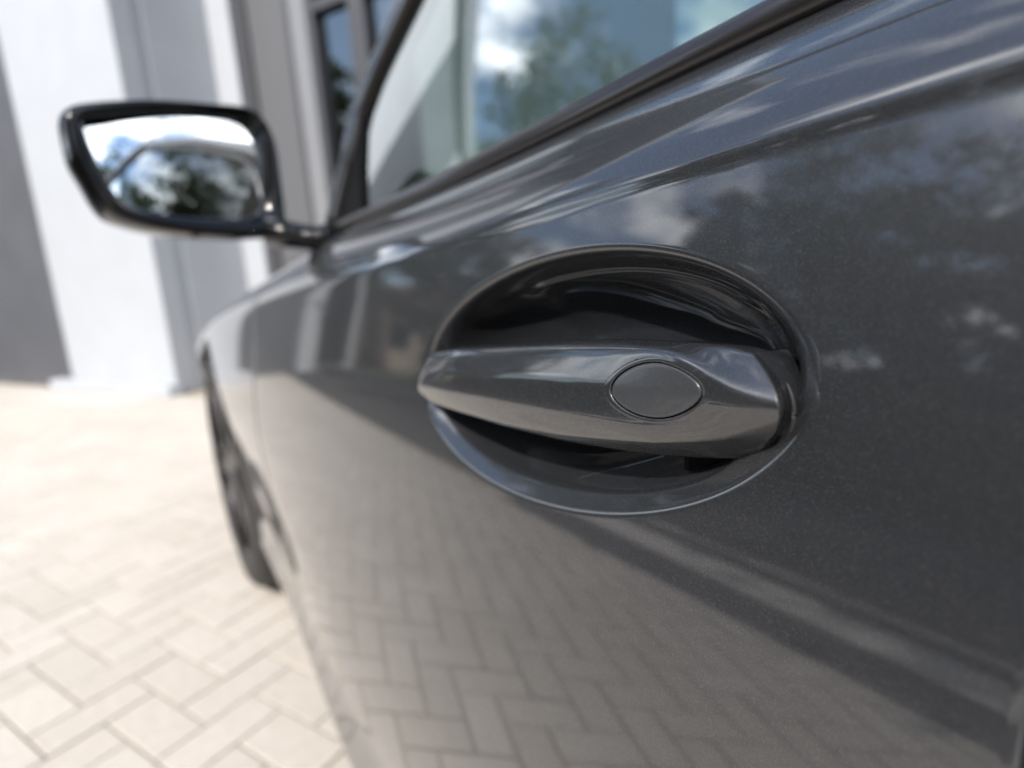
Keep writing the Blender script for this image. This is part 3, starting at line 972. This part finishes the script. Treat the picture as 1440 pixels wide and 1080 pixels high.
rings = [gc + axis_ * .004, gc - axis_ * .0005, gc * .92 + oc * .08 - axis_ * .003, gc * .55 + oc * .45 - axis_ * .007, gc * .2 + oc * .8 - axis_ * .006, gc * .04 + oc * .96 - axis_ * .002,
         oc + axis_ * .003, inset(oc, -.012) + axis_ * .010, inset(oc, -.015) + axis_ * .02]
def loop_mesh(name, rings, m, parent, cap=False):
    V = [p for r_ in rings for p in r_]; F = []
    for i in range(len(rings) - 1):
        for k in range(NM):
            F.append((i * NM + k, i * NM + (k + 1) % NM, (i + 1) * NM + (k + 1) % NM, (i + 1) * NM + k))
    if cap: F.append(tuple((len(rings) - 1) * NM + k for k in range(NM)))
    return mesh_obj(name, V, F, m, parent)
loop_mesh("mirror_frame", rings, GLOSS_BLACK, mir)
loop_mesh("mirror_housing", [inset(oc, -.014) + axis_ * .021, inset(oc, -.012) + axis_ * .024, inset(oc, -.01) + axis_ * .03, inset(oc, .03) + axis_ * .06, inset(oc, .14) + axis_ * .085, inset(oc, .34) + axis_ * .103, inset(oc, .6) + axis_ * .112], GLOSS_BLACK, mir, cap=True)
gm = gc.mean(0)
ngl = np.array([-.966, -.235, .105]); ngl /= np.linalg.norm(ngl)
V = []; F = []
for q in range(1, 17):
    for p in gc:
        w_ = (p - gm) * (q / 16) * .997
        w_ = w_ - ngl * (w_ @ ngl)
        V.append(gm + w_ + axis_ * .003 - ngl * ((w_ @ w_) / (2 * 1.0)))
V.append(gm + axis_ * .003)
for q in range(15):
    for k in range(NM):
        F.append((q * NM + k, q * NM + (k + 1) % NM, (q + 1) * NM + (k + 1) % NM, (q + 1) * NM + k))
for k in range(NM): F.append((len(V) - 1, (k + 1) % NM, k))
mirror_glass = mesh_obj("mirror_glass", V, F, MIRROR, mir)
V, F = tube([np.array((.838, -.030, .918)), np.array((.828, -.062, .909)), np.array((.812, -.090, .903)), np.array((.795, -.108, .902))], [.021, .017, .017, .022], 16, squash=(1.6, 1))
mesh_obj("mirror_arm", V, F, GLOSS_BLACK, mir)

# ------------------------------------------------------------------ the showroom building
bld = empty("showroom_building", WO)
tag(bld, "white showroom building with anthracite panel, wide white pier and dark framed windows behind the car", "building")
def wbox(name, s0, s1, n0, n1, z0, z1, m, parent=bld, bevel=.006):
    return box(name, (s0, n0, z0), (s1, n1, z1), m, parent, frame=WF, bevel=bevel)
SE = 5.05
DN = -.86
wbox("wall", -8.9, SE, -1.65, -1.4, 0, 5.4, WHITE2)
wbox("wall", SE - .2, SE, -7.0, -1.66, 0, 5.4, WHITE)
wbox("roof_parapet", -9.0, SE + .08, -1.75, .12, 5.4, 5.75, FRAME_GREY)
wbox("anthracite_panel", -2.62, .525, -.5, -.02, 0, 5.36, ANTHRACITE)
wbox("white_pier", .53, 2.31, -.185, 0, .0, 5.36, WHITE)
wbox("joint_strip", .55, 2.295, -.270, -.186, 0, 5.35, WHITE2)
wbox("white_pier", .53, 2.305, -1.3, -.271, 0, 5.36, WHITE)
wbox("plinth", .33, 2.40, .003, .13, 0, .10, WHITE)
wbox("white_reveal", 2.312, 2.612, -1.3, DN, 0, 5.36, WHITE)
wbox("infill_panel", 2.77, 3.246, -1.3, DN - .06, 0, 5.36, PANEL_GREY)
def window_unit(s0, s1, z0=.12, z1=5.3, nn=0.0):
    w_ = empty("window", WO, bld)
    f = .075
    bm = bmesh.new()
    box_bm(bm, (s0, nn - .22, z0), (s0 + f, nn - .06, z1), WF, .006); box_bm(bm, (s1 - f, nn - .22, z0), (s1, nn - .06, z1), WF, .006)
    box_bm(bm, (s0 + f + .001, nn - .21, z0), (s1 - f - .001, nn - .065, z0 + f), WF, .006); box_bm(bm, (s0 + f + .001, nn - .21, z1 - f), (s1 - f - .001, nn - .065, z1), WF, .006)
    box_bm(bm, (s0 + f + .001, nn - .20, 3.0), (s1 - f - .001, nn - .07, 3.08), WF, .006)
    bm_obj("frame", bm, FRAME_DARK, w_)
    bm = bmesh.new(); box_bm(bm, (s0 + f, nn - .15, z0 + f), (s1 - f, nn - .14, z1 - f), WF, 0)
    bm_obj("pane", bm, WIN_GLASS, w_)
wbox("frame_post", 2.615, 2.765, -1.3, DN - .03, 0, 5.36, FRAME_DARK)
wbox("frame_post", 3.25, 3.323, -1.3, DN - .03, 0, 5.36, FRAME_DARK)
wbox("frame_post", 3.326, 3.50, -1.3, DN - .01, 0, 5.36, FRAME_GREY)
window_unit(3.505, 4.03, nn=DN + .05); window_unit(4.035, 4.56, nn=DN + .05)
wbox("white_pier", 4.565, SE - .002, -1.3, DN, 0, 5.36, WHITE)
wbox("white_pier", -4.2, -2.63, -.5, 0, 0, 5.36, WHITE)
s = -4.21
for k in range(3):
    window_unit(s - 1.3, s - .01); s -= 1.31
wbox("white_pier", -8.9, s - .01, -.5, 0, 0, 5.36, WHITE)
wbox("sill_strip", s, -4.205, -.5, -.05, 0, .115, FRAME_GREY)
bright_patch = sheet("bright_patch", .30, 2.40, .14, .62, .004, CONCRETE, frame=WF)  # pale sheet added to paint a patch of reflected sunlight on the ground

# ------------------------------------------------------------------ trees and hedge
def tree(name, x, y, h, crown_r, trunk_h, nclump, leaves, label, group, lm=LEAF_A, seed=0, squash=1.0):
    rs = np.random.default_rng(seed)
    t = empty(name, (x, y, 0)); tag(t, label, "tree", group)
    bm = bmesh.new()
    tips = []
    def limb(p, d, L, r, depth):
        n = 5; pts = [p.copy()]; q = p.copy(); dd = d.copy()
        for _ in range(n):
            dd = (dd + np.array([rs.normal(0, .09), rs.normal(0, .09), .05])); dd /= np.linalg.norm(dd)
            q = q + dd * L / n; pts.append(q.copy())
        V, F = tube(pts, np.linspace(r, r * .45, n + 1), 7)
        vs = [bm.verts.new(v) for v in V]
        for f in F: bm.faces.new([vs[i] for i in f])
        tips.append(q)
        if depth > 0:
            for k in range(4 if depth > 1 else 3):
                a = rs.uniform(0, 2 * math.pi); el = rs.uniform(.2, .9)
                nd = np.array([math.cos(a) * math.cos(el), math.sin(a) * math.cos(el), math.sin(el)])
                limb(pts[rs.integers(2, n + 1)], nd, L * rs.uniform(.55, .8), r * .5, depth - 1)
    limb(np.array([0, 0, -.05]), np.array([0, 0, 1.0]), trunk_h + h * .25, .035 * h, 2)
    o = bm_obj("trunk", bm, BARK, t, smooth=True); o.location = (x, y, 0)
    # crown: leaf clumps scattered through the volume
    V = np.empty((nclump * leaves * 4, 3)); 
    cz = trunk_h + (h - trunk_h) * .5; rz = (h - trunk_h) * .5
    cl = []
    while len(cl) < nclump:
        p = rs.normal(0, .5, 3)
        r_ = np.linalg.norm(p)
        if r_ > 1: continue
        bump = 1 + .25 * math.sin(3 * math.atan2(p[1], p[0]) + seed) * (1 - abs(p[2]))
        cl.append(np.array([p[0] * crown_r * bump, p[1] * crown_r * bump, cz + p[2] * rz * squash]))
    cl = np.array(cl)
    n = nclump * leaves
    base = np.repeat(cl, leaves, 0) + rs.normal(0, .16 * crown_r ** .6, (n, 3)) * np.array([1, 1, .6])
    sz = rs.uniform(.05, .10, n) * (1.0 + .12 * crown_r)
    a = rs.normal(0, 1, (n, 3)); a /= np.linalg.norm(a, axis=1)[:, None]
    b = np.cross(a, rs.normal(0, 1, (n, 3))); b /= np.linalg.norm(b, axis=1)[:, None]
    for k, (sa, sb) in enumerate(((-1, 0), (0, -.55), (1, 0), (0, .55))):
        V[k::4] = base + a * (sz * sa)[:, None] + b * (sz * sb)[:, None]
    me = bpy.data.meshes.new("crown")
    me.vertices.add(n * 4); me.vertices.foreach_set("co", V.ravel())
    me.loops.add(n * 4); me.loops.foreach_set("vertex_index", np.arange(n * 4, dtype=np.int32))
    me.polygons.add(n); me.polygons.foreach_set("loop_start", np.arange(0, n * 4, 4, dtype=np.int32)); me.polygons.foreach_set("loop_total", np.full(n, 4, dtype=np.int32))
    me.materials.append(lm); me.update(calc_edges=True); me.validate()
    o = bpy.data.objects.new("crown", me); link(o, t); o.location = (0, 0, 0); o.matrix_parent_inverse = Matrix.Identity(4)
    return t

TG = "trees along the road"
tree("broadleaf_tree", 4.7, 8.8, 6.7, 2.2, .1, 150, 70, "tall loose broadleaf tree left of the car beyond the road", TG, LEAF_A, 3)
tree("broadleaf_tree", 1.4, 9.6, 7.0, 2.4, .1, 160, 70, "broadest light green tree opposite the door handle", TG, LEAF_A, 5)
tree("broadleaf_tree", 9.0, 11.0, 8.6, 1.35, .6, 100, 70, "slender dark tree at the left edge of the row beyond the road", TG, LEAF_B, 6)
tree("broadleaf_tree", 18.6, 6.7, 17.0, 3.2, 2.0, 210, 80, "tallest tree of all, behind the far left end of the showroom", TG, LEAF_A, 23)
tree("broadleaf_tree", 11.9, 5.8, 6.6, 1.6, .8, 100, 70, "small rounded green tree standing before the tan house", TG, LEAF_B, 8)
tree("broadleaf_tree", -2.6, 9.0, 7.0, 2.4, 1.0, 115, 70, "tall green tree beyond the road behind the rear of the car", TG, LEAF_A, 11)
tree("broadleaf_tree", -5.2, 3.2, 8.0, 2.3, 1.2, 110, 70, "loose tree in a planting bed beside the paving behind the car", TG, LEAF_A, 13)
tree("broadleaf_tree", -9.5, 1.5, 6.0, 2.3, 1.5, 100, 70, "green tree straight behind the boot of the car", TG, LEAF_A, 17)
tree("broadleaf_tree", -9.0, -4.5, 6.2, 2.4, 1.5, 100, 70, "dark tree behind the right side of the car", TG, LEAF_B, 19)
bed = sheet("planting_bed", -6.9, -4.6, 2.55, 4.0, .006, GRASS)
# clipped hedge
def hedge(x0, x1, y, h, d, n, label, seed):
    rs = np.random.default_rng(seed)
    t = empty("hedge", ((x0 + x1) / 2, y, 0)); tag(t, label, "hedge")
    base = np.stack([rs.uniform(x0, x1, n), y + rs.uniform(-d, d, n), rs.uniform(0, 1, n) ** .8 * h], 1)
    base[:, 2] *= .85 + .15 * np.sin(base[:, 0] * 2.1) * np.cos(base[:, 0] * .7)
    a = rs.normal(0, 1, (n, 3)); a /= np.linalg.norm(a, axis=1)[:, None]
    b = np.cross(a, rs.normal(0, 1, (n, 3))); b /= np.linalg.norm(b, axis=1)[:, None]
    sz = rs.uniform(.05, .10, n)
    V = np.empty((n * 4, 3))
    for k, (sa, sb) in enumerate(((-1, 0), (0, -.55), (1, 0), (0, .55))):
        V[k::4] = base + a * (sz * sa)[:, None] + b * (sz * sb)[:, None]
    mesh_obj("foliage", V, np.arange(n * 4).reshape(n, 4), LEAF_B, t, smooth=False)
    P = [(x, y, .02) for x in np.linspace(x0, x1, 5)]
    V, F = tube([(x0 + .2, y, .1), (x1 - .2, y, .1)], .05, 6)
    mesh_obj("stem", V, F, BARK, t)
hedge(-5, 14, 6.7, 1.7, .5, 26000, "low clipped dark hedge along the far side of the road", 2)
# tan house down the road
hs = empty("tan_house", (25, 9.6, 0)); tag(hs, "small tan house with brown tiled roof down the road", "house")
box("wall", (22, 7.6, 0), (28, 12.5, 2.9), HOUSE_WALL, hs)
V = [(21.6, 7.2, 2.85), (28.4, 7.2, 2.85), (28.4, 12.9, 2.85), (21.6, 12.9, 2.85), (21.6, 10.05, 4.6), (28.4, 10.05, 4.6)]
mesh_obj("roof", V, [(0, 1, 5, 4), (2, 3, 4, 5), (0, 4, 3), (1, 2, 5), (0, 3, 2, 1)], ROOF_TILE, hs, smooth=False)
for y0 in (8.4, 10.6):
    w_ = box("window", (21.94, y0, 1.0), (21.99, y0 + 1.1, 2.2), WHITE, hs)
    box("pane", (21.92, y0 + .07, 1.07), (21.935, y0 + 1.03, 2.13), WIN_GLASS, w_, bevel=0)

# the wood beyond the road: one mass
def wood(x0, x1, y0, y1, h, n, seed):
    rs = np.random.default_rng(seed)
    base = np.stack([rs.uniform(x0, x1, n), rs.uniform(y0, y1, n), rs.uniform(0, 1, n) ** .75], 1)
    base[:, 2] *= h * np.where(base[:, 0] < 5.5, 1.0, .62) * (.62 + .25 * np.sin(base[:, 0] * .9 + 1) * np.cos(base[:, 0] * .37) + .15 * np.sin(base[:, 0] * 2.7))
    a = rs.normal(0, 1, (n, 3)); a /= np.linalg.norm(a, axis=1)[:, None]
    b = np.cross(a, rs.normal(0, 1, (n, 3))); b /= np.linalg.norm(b, axis=1)[:, None]
    sz = rs.uniform(.12, .26, n)
    V = np.empty((n * 4, 3))
    for k, (sa, sb) in enumerate(((-1, 0), (0, -.55), (1, 0), (0, .55))):
        V[k::4] = base + a * (sz * sa)[:, None] + b * (sz * sb)[:, None]
    o = mesh_obj("woodland", V, np.arange(n * 4).reshape(n, 4), LEAF_B, smooth=False)
    tag(o, kind="stuff")
wood(-22, 14, 12.0, 13.4, 5.6, 80000, 4)

# dark headlamp at the front corner of the car
V = []
for x in np.linspace(2.12, 2.52, 24):
    zc = .625 + .01 * (x - 2.3); hh = .055 * math.sqrt(max(0, 1 - ((x - 2.32) / .21) ** 4))
    for t in np.linspace(-1, 1, 12):
        z = zc + hh * t
        V.append((x, float(S(x, z)) + .004 * (1 - t ** 4), z))
mesh_obj("headlight", V, grid_faces(24, 12), GLOSS_BLACK, car)
